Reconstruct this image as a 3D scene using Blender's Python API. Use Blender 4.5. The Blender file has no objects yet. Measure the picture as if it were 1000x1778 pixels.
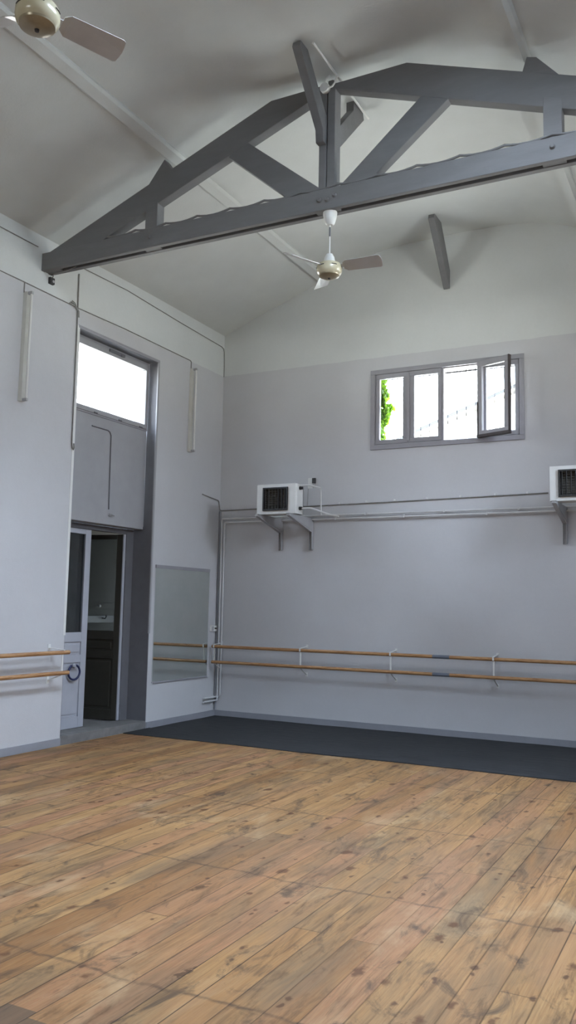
import bpy, bmesh, math, random
from mathutils import Vector, Matrix
random.seed(7)
sc = bpy.context.scene
COL = sc.collection
W = 7.10          # room width (x), left wall at x=0, back wall at y=0, room runs towards -y
L = 15.2          # room length
PI = math.pi

# ------------------------------------------------------------------ materials
class NT:
    """small node-tree helper"""
    def __init__(s, mat):
        s.t = mat.node_tree; s.n = s.t.nodes; s.l = s.t.links
    def new(s, typ, **kw):
        n = s.n.new(typ)
        for k, v in kw.items(): setattr(n, k, v)
        return n
    def set(s, sock, v):
        if isinstance(v, bpy.types.NodeSocket): s.l.new(v, sock)
        else: sock.default_value = v
    def math(s, op, a, b=0.0, c=0.0, clamp=False):
        n = s.new('ShaderNodeMath', operation=op); n.use_clamp = clamp
        for i, v in enumerate((a, b, c)): s.set(n.inputs[i], v)
        return n.outputs[0]
    def mix(s, f, a, b, mode='MIX'):
        n = s.new('ShaderNodeMix', data_type='RGBA', blend_type=mode)
        s.set(n.inputs[0], f); s.set(n.inputs[6], a); s.set(n.inputs[7], b)
        return n.outputs[2]
    def noise(s, vec, scale, detail=4.0, rough=0.55, dist=0.0):
        n = s.new('ShaderNodeTexNoise')
        s.set(n.inputs['Vector'], vec); s.set(n.inputs['Scale'], scale)
        s.set(n.inputs['Detail'], detail); s.set(n.inputs['Roughness'], rough); s.set(n.inputs['Distortion'], dist)
        return n.outputs['Fac']
    def ramp(s, f, stops):
        n = s.new('ShaderNodeValToRGB'); cr = n.color_ramp
        while len(cr.elements) < len(stops): cr.elements.new(0.5)
        for e, (p, c) in zip(cr.elements, stops):
            e.position = p; e.color = c if len(c) == 4 else (*c, 1)
        s.set(n.inputs[0], f); return n.outputs[0]
    def mapr(s, f, a, b, c, d):
        n = s.new('ShaderNodeMapRange'); n.clamp = True
        s.set(n.inputs[0], f)
        for i, v in enumerate((a, b, c, d)): n.inputs[i+1].default_value = v
        return n.outputs[0]
    def comb(s, x, y, z=0.0):
        n = s.new('ShaderNodeCombineXYZ')
        for i, v in enumerate((x, y, z)): s.set(n.inputs[i], v)
        return n.outputs[0]
    def coords(s):
        tc = s.new('ShaderNodeNewGeometry'); sp = s.new('ShaderNodeSeparateXYZ')
        s.l.new(tc.outputs['Position'], sp.inputs[0])
        return tc.outputs['Position'], sp.outputs[0], sp.outputs[1], sp.outputs[2]
    def bump(s, h, strength, dist):
        b = s.new('ShaderNodeBump'); b.inputs['Strength'].default_value = strength
        b.inputs['Distance'].default_value = dist; s.set(b.inputs['Height'], h); return b.outputs[0]

def mat(name):
    m = bpy.data.materials.new(name); m.use_nodes = True
    k = NT(m); b = k.n['Principled BSDF']
    return m, k, b

def C(*c): return (*c, 1.0)

def paint(name, col, rough=0.5, var=0.06, scale=6.0, bump=0.0, bscale=120.0, metallic=0.0, spec=0.5, stretch=None, bdist=0.003):
    m, k, b = mat(name)
    pos, x, y, z = k.coords()
    v = pos
    if stretch: v = k.comb(k.math('MULTIPLY', x, stretch[0]), k.math('MULTIPLY', y, stretch[1]), k.math('MULTIPLY', z, stretch[2]))
    f = k.noise(v, scale, 5, 0.6)
    lo = tuple(c*(1-var) for c in col); hi = tuple(min(1, c*(1+var)) for c in col)
    k.set(b.inputs['Base Color'], k.ramp(f, [(0.3, lo), (0.7, hi)]))
    k.set(b.inputs['Roughness'], rough); k.set(b.inputs['Metallic'], metallic)
    b.inputs['Specular IOR Level'].default_value = spec
    if bump: k.set(b.inputs['Normal'], k.bump(k.noise(v, bscale, 3, 0.6), bump, bdist))
    return m

GREY = (0.545, 0.545, 0.555)
WHITE = (0.625, 0.64, 0.625)
PAINT_Z = 5.03

def wall_material(name, two_tone=True):
    """rolled wall paint: grey up to the paint line, white above, slightly uneven"""
    m, k, b = mat(name)
    pos, x, y, z = k.coords()
    wob = k.noise(pos, 3.0, 3, 0.6)
    zz = k.math('ADD', z, k.mapr(wob, 0.3, 0.7, -0.006, 0.006))
    up = k.math('GREATER_THAN', zz, PAINT_Z)
    n1 = k.noise(pos, 1.3, 5, 0.6)
    n2 = k.noise(pos, 25.0, 3, 0.6)
    g = k.ramp(n1, [(0.3, tuple(c*0.965 for c in GREY)), (0.7, tuple(c*1.03 for c in GREY))])
    w = k.ramp(n1, [(0.3, tuple(c*0.96 for c in WHITE)), (0.7, tuple(c*1.02 for c in WHITE))])
    col = k.mix(up, g, w) if two_tone else w
    col = k.mix(k.mapr(n2, 0.35, 0.65, 0.0, 0.035), col, C(0.3, 0.3, 0.31))
    k.set(b.inputs['Base Color'], col); k.set(b.inputs['Roughness'], 0.62)
    b.inputs['Specular IOR Level'].default_value = 0.3
    h = k.math('ADD', k.noise(pos, 90.0, 3, 0.6), k.math('MULTIPLY', k.noise(pos, 4.0, 3, 0.5), 3.0))
    k.set(b.inputs['Normal'], k.bump(h, 0.25, 0.004))
    return m

def floor_material():
    m, k, b = mat('pine_boards')
    pos, x, y, z = k.coords()
    BW = 0.1545
    fx = k.math('DIVIDE', k.math('SUBTRACT', x, 0.05), BW)
    ix = k.math('FLOOR', fx); rx = k.math('FRACT', fx)
    wn = k.new('ShaderNodeTexWhiteNoise', noise_dimensions='1D'); k.set(wn.inputs['W'], ix)
    r1 = wn.outputs['Value']
    par = k.math('MODULO', k.math('ADD', ix, 100.0), 2.0)
    # board ends: staggered, some a whole joist bay further on
    yo = k.math('ADD', k.math('ADD', y, 5.17), k.math('ADD', k.math('MULTIPLY', par, 0.2),
                k.math('MULTIPLY', k.math('FLOOR', k.math('MULTIPLY', r1, 1.6)), 1.51)))
    fs = k.math('DIVIDE', yo, 4.53)
    seg = k.math('FLOOR', fs); rs = k.math('FRACT', fs)
    wn2 = k.new('ShaderNodeTexWhiteNoise', noise_dimensions='2D'); k.set(wn2.inputs['Vector'], k.comb(ix, seg))
    r2 = wn2.outputs['Value']
    sepc = k.new('ShaderNodeSeparateColor'); k.l.new(wn2.outputs['Color'], sepc.inputs[0])
    r3 = sepc.outputs[1]; r4 = sepc.outputs[2]
    base = k.ramp(r2, [(0.0, (0.30, 0.145, 0.06)), (0.25, (0.42, 0.235, 0.10)), (0.5, (0.50, 0.305, 0.14)),
                       (0.75, (0.46, 0.265, 0.12)), (1.0, (0.42, 0.215, 0.125))])
    # grain runs along the boards
    gv = k.comb(k.math('ADD', k.math('MULTIPLY', x, 34.0), k.math('MULTIPLY', r2, 90.0)), k.math('MULTIPLY', y, 1.6), 0.0)
    g1 = k.noise(gv, 1.0, 5, 0.62, 1.2)
    gv2 = k.comb(k.math('ADD', k.math('MULTIPLY', x, 120.0), k.math('MULTIPLY', r3, 50.0)), k.math('MULTIPLY', y, 4.0), 0.0)
    g2 = k.noise(gv2, 1.0, 3, 0.6)
    col = k.mix(k.mapr(g1, 0.36, 0.66, 0.0, 0.6), base, C(0.21, 0.105, 0.045))
    col = k.mix(k.mapr(g2, 0.4, 0.7, 0.0, 0.28), col, C(0.56, 0.40, 0.22))
    # long streaks of worn grey and of reddish resin
    sv = k.comb(k.math('MULTIPLY', x, 3.2), k.math('MULTIPLY', y, 0.75), r4)
    s1 = k.noise(sv, 1.0, 6, 0.65, 0.6)
    col = k.mix(k.mapr(s1, 0.46, 0.68, 0.0, 0.72), col, C(0.18, 0.14, 0.10))
    s2 = k.noise(k.comb(k.math('MULTIPLY', x, 1.9), k.math('MULTIPLY', y, 0.6), 5.0), 1.0, 4, 0.6)
    col = k.mix(k.mapr(s2, 0.5, 0.72, 0.0, 0.5), col, C(0.41, 0.235, 0.145))
    s3 = k.noise(k.comb(k.math('MULTIPLY', x, 12.0), k.math('MULTIPLY', y, 1.3), 9.0), 1.0, 5, 0.7, 1.0)
    col = k.mix(k.mapr(s3, 0.52, 0.70, 0.0, 0.85), col, C(0.13, 0.075, 0.04))
    s5 = k.noise(k.comb(k.math('MULTIPLY', x, 2.4), k.math('MULTIPLY', y, 1.1), 12.0), 1.0, 6, 0.65, 0.5)
    col = k.mix(k.mapr(s5, 0.55, 0.75, 0.0, 0.6), col, C(0.60, 0.46, 0.30))
    # sparse dark blotches where oil and water got in
    s4 = k.noise(k.comb(k.math('MULTIPLY', x, 4.5), k.math('MULTIPLY', y, 2.2), 3.0), 1.0, 6, 0.72, 0.8)
    col = k.mix(k.mapr(s4, 0.55, 0.68, 0.0, 0.85), col, C(0.10, 0.07, 0.05))
    # knots
    def knots(sx, sy, off, thr, keep, tone):
        vo = k.new('ShaderNodeTexVoronoi', feature='F1')
        wobv = k.math('MULTIPLY', k.noise(pos, 22.0, 2, 0.5), 0.35)
        k.set(vo.inputs['Vector'], k.comb(k.math('ADD', k.math('MULTIPLY', x, sx), wobv), k.math('ADD', k.math('MULTIPLY', y, sy), wobv), off))
        vo.inputs['Scale'].default_value = 1.0
        sp = k.new('ShaderNodeSeparateColor'); k.l.new(vo.outputs['Color'], sp.inputs[0])
        kp = k.math('LESS_THAN', sp.outputs[0], keep)
        size = k.mapr(sp.outputs[1], 0.0, 1.0, 0.55, 1.25)
        f = k.mapr(k.math('DIVIDE', vo.outputs['Distance'], size), thr*0.55, thr, 1.0, 0.0)
        return k.math('MULTIPLY', f, kp), tone
    for args in ((6.2, 3.6, 0.0, 0.19, 0.6, (0.13, 0.06, 0.03)), (10.0, 6.0, 4.0, 0.17, 0.45, (0.11, 0.055, 0.03)), (3.3, 1.3, 8.0, 0.10, 0.4, (0.10, 0.055, 0.03))):
        f, tone = knots(*args)
        col = k.mix(k.math('MULTIPLY', f, 0.85), col, C(*tone))
    # nailed joist lines: a dotted dark line every 1.51 m
    wl = k.mapr(k.noise(k.comb(k.math('MULTIPLY', x, 1.3), 0.0, 0.0), 1.0, 3, 0.6), 0.3, 0.7, -0.03, 0.03)
    wl2 = k.mapr(k.noise(k.comb(k.math('MULTIPLY', x, 14.0), 1.0, 0.0), 1.0, 3, 0.6), 0.3, 0.7, -0.014, 0.014)
    fy = k.math('FRACT', k.math('ADD', k.math('DIVIDE', k.math('ADD', k.math('ADD', y, wl), wl2), 1.512), 0.5-(-6.05/1.512) % 1.0 + 1.0))
    dl = k.math('MULTIPLY', k.math('ABSOLUTE', k.math('SUBTRACT', fy, 0.5)), 1.512)
    nz = k.noise(k.comb(k.math('MULTIPLY', x, 9.0), k.math('MULTIPLY', y, 25.0), 2.0), 1.0, 5, 0.7)
    lf = k.math('MULTIPLY', k.mapr(dl, 0.004, 0.020, 1.0, 0.0), k.mapr(nz, 0.36, 0.60, 0.12, 0.75))
    col = k.mix(lf, col, C(0.10, 0.065, 0.045))
    # two older, darker repair boards
    pt = k.math('MULTIPLY', k.math('LESS_THAN', k.math('ADD', y, k.math('MULTIPLY', par, 0.05)), -7.98), k.math('MULTIPLY', k.math('GREATER_THAN', ix, 24.5), k.math('LESS_THAN', ix, 27.5)))
    col = k.mix(k.math('MULTIPLY', pt, 0.7), col, C(0.10, 0.085, 0.07))
    # seams between boards and at board ends
    ex = k.math('MULTIPLY', k.math('SUBTRACT', 0.5, k.math('ABSOLUTE', k.math('SUBTRACT', rx, 0.5))), BW)
    es = k.math('MULTIPLY', k.math('SUBTRACT', 0.5, k.math('ABSOLUTE', k.math('SUBTRACT', rs, 0.5))), 4.53)
    gap = k.math('MINIMUM', ex, es)
    seam = k.mapr(gap, 0.0012, 0.0042, 1.0, 0.0)
    col = k.mix(k.math('MULTIPLY', seam, k.mapr(k.noise(k.comb(x, k.math('MULTIPLY', y, 0.4), 7.0), 0.9, 2, 0.5), 0.35, 0.6, 0.3, 0.92)), col, C(0.035, 0.022, 0.015))
    col = k.mix(1.0, col, C(0.82, 0.755, 0.645), 'MULTIPLY')      # oiled, ambered pine
    k.set(b.inputs['Base Color'], col)
    k.set(b.inputs['Roughness'], k.mapr(s1, 0.3, 0.7, 0.52, 0.66))
    b.inputs['Specular IOR Level'].default_value = 0.2
    h = k.math('SUBTRACT', k.math('ADD', k.math('MULTIPLY', g1, 0.15), k.math('MULTIPLY', r2, 0.25)), seam)
    k.set(b.inputs['Normal'], k.bump(h, 0.5, 0.003))
    return m

def rail_material():
    m, k, b = mat('turned_pine')
    pos, x, y, z = k.coords()
    f = k.noise(k.comb(k.math('MULTIPLY', x, 4.0), k.math('MULTIPLY', y, 4.0), k.math('MULTIPLY', z, 60.0)), 1.6, 5, 0.65, 0.8)
    k.set(b.inputs['Base Color'], k.ramp(f, [(0.3, (0.20, 0.09, 0.035)), (0.5, (0.38, 0.20, 0.085)), (0.7, (0.52, 0.32, 0.15))]))
    k.set(b.inputs['Roughness'], 0.38)
    return m

def mat_material():
    m, k, b = mat('black_vinyl')
    pos, x, y, z = k.coords()
    f = k.noise(pos, 5.0, 6, 0.7); f2 = k.noise(k.comb(k.math('MULTIPLY', x, 2.0), k.math('MULTIPLY', y, 14.0), 0.0), 2.0, 4, 0.6)
    c = k.ramp(f, [(0.3, (0.021, 0.022, 0.0235)), (0.7, (0.040, 0.0415, 0.044))])
    c = k.mix(k.mapr(f2, 0.5, 0.75, 0.0, 0.4), c, C(0.058, 0.058, 0.059))
    k.set(b.inputs['Base Color'], c); k.set(b.inputs['Roughness'], k.mapr(f, 0.3, 0.7, 0.65, 0.8))
    b.inputs['Specular IOR Level'].default_value = 0.18
    k.set(b.inputs['Normal'], k.bump(k.noise(k.comb(k.math('MULTIPLY', x, 1.0), k.math('MULTIPLY', y, 5.0), 0.0), 2.5, 3, 0.6), 0.35, 0.02))
    return m

def glass_material(name='window_glass', tint=(1, 1, 1), rough=0.0):
    m, k, b = mat(name)
    k.n.remove(b)
    fr = k.new('ShaderNodeFresnel'); fr.inputs[0].default_value = 1.45
    tr = k.new('ShaderNodeBsdfTransparent'); tr.inputs[0].default_value = C(*tint)
    gl = k.new('ShaderNodeBsdfGlossy'); gl.inputs['Roughness'].default_value = 0.03
    mx = k.new('ShaderNodeMixShader')
    dirt = k.noise(k.coords()[0], 9.0, 4, 0.6)
    k.set(mx.inputs[0], k.math('MULTIPLY', fr.outputs[0], k.mapr(dirt, 0.3, 0.7, 0.6, 0.9)))
    k.l.new(tr.outputs[0], mx.inputs[1]); k.l.new(gl.outputs[0], mx.inputs[2])
    k.l.new(mx.outputs[0], k.n['Material Output'].inputs[0])
    return m

def mirror_material():
    m, k, b = mat('mirror_silver')
    f = k.noise(k.coords()[0], 3.0, 5, 0.6)
    k.set(b.inputs['Base Color'], k.ramp(f, [(0.3, (0.76, 0.83, 0.80)), (0.7, (0.83, 0.88, 0.85))]))
    k.set(b.inputs['Metallic'], 1.0); k.set(b.inputs['Roughness'], 0.02)
    return m

def leaf_material():
    m, k, b = mat('ivy_leaf')
    f = k.noise(k.coords()[0], 14.0, 3, 0.6)
    k.set(b.inputs['Base Color'], k.ramp(f, [(0.3, (0.03, 0.095, 0.006)), (0.7, (0.14, 0.26, 0.015))]))
    k.set(b.inputs['Roughness'], 0.5)
    tl = k.new('ShaderNodeBsdfTranslucent'); tl.inputs[0].default_value = C(0.14, 0.27, 0.015)
    mx = k.new('ShaderNodeMixShader'); mx.inputs[0].default_value = 0.5
    k.l.new(b.outputs[0], mx.inputs[1]); k.l.new(tl.outputs[0], mx.inputs[2])
    k.l.new(mx.outputs[0], k.n['Material Output'].inputs[0])
    return m

M = dict(
    wall=wall_material('wall_paint'),
    ceil=paint('ceiling_plaster', (0.585, 0.60, 0.58), 0.7, 0.045, 1.6, 0.3, 45, spec=0.2, bdist=0.004),
    white_wall=wall_material('white_wall_paint', False),
    floor=floor_material(), rail=rail_material(), vinyl=mat_material(), glass=glass_material(),
    door_glass=glass_material('door_glass', (0.55, 0.58, 0.6)),
    mirror=mirror_material(), leaf=leaf_material(),
    truss=paint('grey_beam_paint', (0.180, 0.179, 0.180), 0.72, 0.07, 2.0, 0.3, 26, spec=0.2, stretch=(1.2, 6, 6)),
    skirt=paint('grey_skirting_paint', (0.27, 0.275, 0.30), 0.5, 0.06, 5.0, 0.1),
    frame=paint('grey_window_paint', (0.30, 0.295, 0.315), 0.45, 0.05, 6.0, 0.1, 60),
    panelp=paint('grey_panel_paint', (0.33, 0.33, 0.34), 0.5, 0.05, 4.0, 0.1, 60),
    jamb=paint('dark_grey_paint', (0.135, 0.135, 0.145), 0.6, 0.08, 6.0, 0.15, 60),
    doorp=paint('pale_door_paint', (0.40, 0.41, 0.45), 0.45, 0.05, 5.0, 0.1, 60),
    step=paint('worn_cement', (0.17, 0.165, 0.16), 0.75, 0.2, 8.0, 0.4, 40),
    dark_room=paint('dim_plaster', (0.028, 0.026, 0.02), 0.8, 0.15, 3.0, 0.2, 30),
    white_metal=paint('white_enamel', (0.70, 0.70, 0.675), 0.4, 0.04, 8.0),
    grey_metal=paint('grey_enamel', (0.40, 0.40, 0.41), 0.45, 0.06, 8.0),
    leaf_shaded=paint('shaded_door_paint', (0.048, 0.045, 0.036), 0.5, 0.1, 5.0, 0.1, 60),  # pale leaf darkened: the passage shade is put into its colour
    sash_edge=paint('backlit_dark_edge', (0.055, 0.045, 0.045), 0.6, 0.2, 15.0),  # backlit shade on sash edges and frame head, put into the colour
    louvre=paint('dark_louvre_enamel', (0.05, 0.05, 0.05), 0.3, 0.2, 12.0),
    black=paint('black_enamel', (0.018, 0.018, 0.018), 0.4, 0.2, 12.0),
    black_plastic=paint('black_plastic', (0.03, 0.03, 0.032), 0.5, 0.1, 12.0),
    fins=paint('heat_exchanger_fins', (0.20, 0.195, 0.175), 0.45, 0.2, 30.0, metallic=0.3),
    pipe=paint('pipe_paint', (0.58, 0.58, 0.58), 0.42, 0.05, 9.0),
    pipe_white=paint('white_pipe_paint', (0.66, 0.66, 0.65), 0.4, 0.05, 9.0),
    cable=paint('dusty_cable', (0.22, 0.215, 0.20), 0.6, 0.2, 20.0),
    cream=paint('cream_enamel', (0.52, 0.47, 0.33), 0.22, 0.05, 8.0),
    brass=paint('tarnished_brass', (0.30, 0.255, 0.17), 0.28, 0.15, 14.0, metallic=0.25),
    blade=paint('grey_blade_lacquer', (0.46, 0.455, 0.45), 0.2, 0.04, 8.0, spec=0.6),
    chrome=paint('chrome', (0.75, 0.75, 0.76), 0.18, 0.03, 8.0, metallic=1.0),
    tube=paint('lamp_tube_glass', (0.72, 0.72, 0.69), 0.2, 0.02, 5.0),
    batten=paint('aged_batten', (0.58, 0.575, 0.53), 0.4, 0.05, 5.0),
    iron=paint('rusted_iron', (0.012, 0.011, 0.011), 0.8, 0.2, 20.0),
    tape=paint('grey_tape', (0.13, 0.145, 0.18), 0.5, 0.08, 25.0),
    blue=paint('dark_blue_rubber', (0.012, 0.018, 0.075), 0.45, 0.1, 12.0),
    porcelain=paint('porcelain', (0.85, 0.85, 0.82), 0.15, 0.02, 8.0),
    render_wall=paint('pale_render', (0.75, 0.73, 0.68), 0.8, 0.05, 2.0, 0.3, 20),
    gutter=paint('zinc_gutter', (0.012, 0.012, 0.013), 0.8, 0.1, 6.0),
    bark=paint('ivy_stem', (0.14, 0.09, 0.05), 0.8, 0.2, 20.0),
    cloth=paint('dark_cloth', (0.02, 0.02, 0.022), 0.9, 0.2, 15.0),
)

# ------------------------------------------------------------------ mesh helpers
class MB:
    def __init__(s): s.bm = bmesh.new()
    def box(s, x0, x1, y0, y1, z0, z1, mtx=None):
        P = [(x0,y0,z0),(x1,y0,z0),(x1,y1,z0),(x0,y1,z0),(x0,y0,z1),(x1,y0,z1),(x1,y1,z1),(x0,y1,z1)]
        v = [s.bm.verts.new(mtx @ Vector(p) if mtx else p) for p in P]
        for f in ((0,3,2,1),(4,5,6,7),(0,1,5,4),(1,2,6,5),(2,3,7,6),(3,0,4,7)): s.bm.faces.new([v[i] for i in f])
        return s
    def prism(s, pts, axis, a, b):
        """polygon in the plane normal to axis, extruded from a to b. axis 'x': pts=(y,z); 'y': pts=(x,z); 'z': pts=(x,y)"""
        def mk(p, t):
            return {'x': (t, p[0], p[1]), 'y': (p[0], t, p[1]), 'z': (p[0], p[1], t)}[axis]
        A = [s.bm.verts.new(mk(p, a)) for p in pts]; B = [s.bm.verts.new(mk(p, b)) for p in pts]
        n = len(pts)
        s.bm.faces.new(A); s.bm.faces.new(B[::-1])
        for i in range(n): s.bm.faces.new([A[i], B[i], B[(i+1) % n], A[(i+1) % n]])
        return s
    def tube(s, pts, r, seg=10, closed=False):
        pts = [Vector(p) for p in pts]; rings = []
        n = len(pts); up = None
        rr = r if isinstance(r, (list, tuple)) else [r]*n
        for i, p in enumerate(pts):
            if closed: d = (pts[(i+1) % n] - pts[i-1]).normalized()
            elif i == 0: d = (pts[1]-p).normalized()
            elif i == n-1: d = (p-pts[i-1]).normalized()
            else: d = ((pts[i+1]-p).normalized() + (p-pts[i-1]).normalized()).normalized()
            if up is None:
                up = Vector((0,0,1)) if abs(d.z) < 0.9 else Vector((1,0,0))
            a = d.cross(up)
            if a.length < 1e-4: a = d.cross(Vector((0.3,1,0.2)))
            a.normalize(); b = a.cross(d).normalized(); up = b
            rings.append([s.bm.verts.new(p + (a*math.cos(2*PI*j/seg) + b*math.sin(2*PI*j/seg))*rr[i]) for j in range(seg)])
        m = n if closed else n-1
        for i in range(m):
            A, B = rings[i], rings[(i+1) % n]
            for j in range(seg): s.bm.faces.new([A[j], A[(j+1) % seg], B[(j+1) % seg], B[j]])
        if not closed:
            s.bm.faces.new(rings[0][::-1]); s.bm.faces.new(rings[-1])
        return s
    def lathe(s, prof, c, seg=32, axis='z'):
        """prof: list of (radius, height) along the axis"""
        c = Vector(c); rings = []
        for r, h in prof:
            if r < 1e-5:
                p = {'z': (0,0,h), 'x': (h,0,0), 'y': (0,h,0)}[axis]
                rings.append([s.bm.verts.new(c+Vector(p))]); continue
            ring = []
            for j in range(seg):
                a = 2*PI*j/seg; u, v = r*math.cos(a), r*math.sin(a)
                p = {'z': (u,v,h), 'x': (h,u,v), 'y': (v,h,u)}[axis]
                ring.append(s.bm.verts.new(c+Vector(p)))
            rings.append(ring)
        for A, B in zip(rings, rings[1:]):
            if len(A) == 1 and len(B) == 1: continue
            for j in range(seg):
                k = (j+1) % seg
                if len(A) == 1: s.bm.faces.new([A[0], B[k], B[j]])
                elif len(B) == 1: s.bm.faces.new([A[j], A[k], B[0]])
                else: s.bm.faces.new([A[j], A[k], B[k], B[j]])
        for R, fl in ((rings[0], True), (rings[-1], False)):
            if len(R) > 1: s.bm.faces.new(R[::-1] if fl else R)
        return s
    def bar(s, p0, p1, w, h, up=(0,0,1)):
        """rectangular bar from p0 to p1, w across, h along up"""
        p0, p1 = Vector(p0), Vector(p1); d = (p1-p0).normalized()
        a = d.cross(Vector(up))
        if a.length < 1e-4: a = d.cross(Vector((0,1,0)))
        a.normalize(); b = a.cross(d).normalized()
        R = []
        for p in (p0, p1): R.append([s.bm.verts.new(p + a*i*w/2 + b*j*h/2) for i, j in ((-1,-1),(1,-1),(1,1),(-1,1))])
        s.bm.faces.new(R[0][::-1]); s.bm.faces.new(R[1])
        for j in range(4): s.bm.faces.new([R[0][j], R[0][(j+1) % 4], R[1][(j+1) % 4], R[1][j]])
        return s
    def build(s, name, material, parent=None, bevel=0.0, smooth=False, origin=None, sharp=35):
        bm = s.bm
        bmesh.ops.recalc_face_normals(bm, faces=bm.faces)
        if bevel:
            es = [e for e in bm.edges if len(e.link_faces) == 2 and e.calc_face_angle(0) > math.radians(30)]
            bmesh.ops.bevel(bm, geom=es, offset=bevel, segments=2, affect='EDGES', profile=0.6, clamp_overlap=True)
        me = bpy.data.meshes.new(name); bm.to_mesh(me); bm.free()
        me.materials.append(material if not isinstance(material, str) else M[material])
        o = bpy.data.objects.new(name, me); COL.objects.link(o)
        if parent is not None:
            o.parent = parent
            off = Vector((0,0,0)); q = parent
            while q is not None: off += q.location; q = q.parent
            me.transform(Matrix.Translation(-off))
        elif origin is not None:
            me.transform(Matrix.Translation(-Vector(origin))); o.location = origin
        if smooth:
            for p in me.polygons: p.use_smooth = True
            me.set_sharp_from_angle(angle=math.radians(sharp))
        return o

def tag(o, label=None, cat=None, group=None, kind=None):
    if label: o['label'] = label
    if cat: o['category'] = cat
    if group: o['group'] = group
    if kind: o['kind'] = kind
    return o

def thing(name, loc, label=None, cat=None, group=None, kind=None):
    o = bpy.data.objects.new(name, None); COL.objects.link(o); o.location = loc
    o.empty_display_size = 0.1
    return tag(o, label, cat, group, kind)

def copy_tree(o, parent=None):
    c = o.copy(); COL.objects.link(c)
    if parent is not None: c.parent = parent
    for ch in list(o.children): copy_tree(ch, c)
    return c

def wall_mesh(axis, a0, a1, z0, z1, t0, t1, holes):
    """a slab in the plane normal to axis ('x' or 'y'), from t0 (room face) to t1, with rectangular holes (a0,a1,z0,z1)"""
    us = sorted({a0, a1, *[h[0] for h in holes], *[h[1] for h in holes]})
    vs = sorted({z0, z1, *[h[2] for h in holes], *[h[3] for h in holes]})
    mb = MB(); bm = mb.bm; cache = {}
    def V(u, v, t):
        key = (u, v, t)
        if key not in cache: cache[key] = bm.verts.new((t, u, v) if axis == 'x' else (u, t, v))
        return cache[key]
    def solid(i, j):
        if i < 0 or j < 0 or i >= len(us)-1 or j >= len(vs)-1: return False
        cu, cv = (us[i]+us[i+1])/2, (vs[j]+vs[j+1])/2
        return not any(h[0] < cu < h[1] and h[2] < cv < h[3] for h in holes)
    for i in range(len(us)-1):
        for j in range(len(vs)-1):
            if not solid(i, j): continue
            u0, u1, v0, v1 = us[i], us[i+1], vs[j], vs[j+1]
            for t in (t0, t1): bm.faces.new([V(u0,v0,t), V(u1,v0,t), V(u1,v1,t), V(u0,v1,t)])
            for (di, dj, e) in ((-1,0,((u0,v0),(u0,v1))),(1,0,((u1,v0),(u1,v1))),(0,-1,((u0,v0),(u1,v0))),(0,1,((u0,v1),(u1,v1)))):
                if not solid(i+di, j+dj):
                    (p, q) = e
                    bm.faces.new([V(*p,t0), V(*q,t0), V(*q,t1), V(*p,t1)])
    return mb

def struct(o): o['kind'] = 'structure'; return o

# ------------------------------------------------------------------ the room
struct(MB().box(0, W, -L, 0, -0.12, 0).build('floor', 'floor'))
DY0, DY1 = -3.22, -1.64          # doorway in the left wall
DZ = 4.81
WX0, WX1, WZ0, WZ1 = 2.44, 4.44, 3.78, 4.81   # window hole in the back wall
RWIN = [(-3.22, -1.64)]    # high windows in the right wall
RZ0, RZ1 = 3.75, 4.80
REARW = (2.44, 4.44, 3.6, 4.81)
struct(wall_mesh('x', -L-0.3, 0.3, -0.12, 7.0, 0.0, -0.34, [(DY0, DY1, 0.0, DZ)]).build('wall_left', 'wall'))
struct(wall_mesh('y', 0.0, W, -0.12, 7.2, 0.0, 0.34, [(WX0, WX1, WZ0, WZ1)]).build('wall_back', 'wall'))
struct(wall_mesh('x', -L-0.3, 0.3, -0.12, 7.0, W, W+0.34, [(a, b, RZ0, RZ1) for a, b in RWIN]).build('wall_right', 'wall'))
struct(wall_mesh('y', 0.0, W, -0.12, 7.2, -L, -L-0.34, [REARW]).build('wall_rear', 'wall'))

def ceil_z(x):
    """sloping plaster on both sides, cut off flat under the ridge"""
    a = 5.66+0.37*x; b = 5.66+0.37*(W-x); c = 6.60
    def smin(p, q, k):
        h = max(k-abs(p-q), 0)/k; return min(p, q)-h*h*k*0.25
    return smin(smin(a, b, 0.2), c, 0.16)
SKYL = [(5.35, 6.60, -7.7, -4.95)]     # roof windows in the right-hand slope
bm = bmesh.new()
NX, NY = 72, 120
rows = []
for j in range(NY+1):
    y = -L-0.2 + (L+0.4)*j/NY
    row = []
    for i in range(NX+1):
        x = -0.1+(W+0.2)*i/NX
        z = ceil_z(x)
        # hand-applied plaster: shallow sag and swell
        z += 0.012*math.sin(1.7*x+0.6*y)*math.sin(0.9*y+0.5) + 0.006*math.sin(3.9*x-1.3*y)
        row.append(bm.verts.new((x, y, z)))
    rows.append(row)
for j in range(NY):
    for i in range(NX):
        mx_, my_ = (rows[j][i].co.x+rows[j][i+1].co.x)/2, (rows[j][i].co.y+rows[j+1][i].co.y)/2
        if any(a < mx_ < b and c < my_ < d for a, b, c, d in SKYL): continue
        bm.faces.new([rows[j][i], rows[j][i+1], rows[j+1][i+1], rows[j+1][i]])
top = MB(); top.bm = bm
# a roof thickness above the plaster
g = bmesh.ops.extrude_face_region(bm, geom=list(bm.faces))
bmesh.ops.translate(bm, vec=(0, 0, 0.25), verts=[v for v in g['geom'] if isinstance(v, bmesh.types.BMVert)])
struct(top.build('ceiling', 'ceil', smooth=True, sharp=50))

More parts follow.
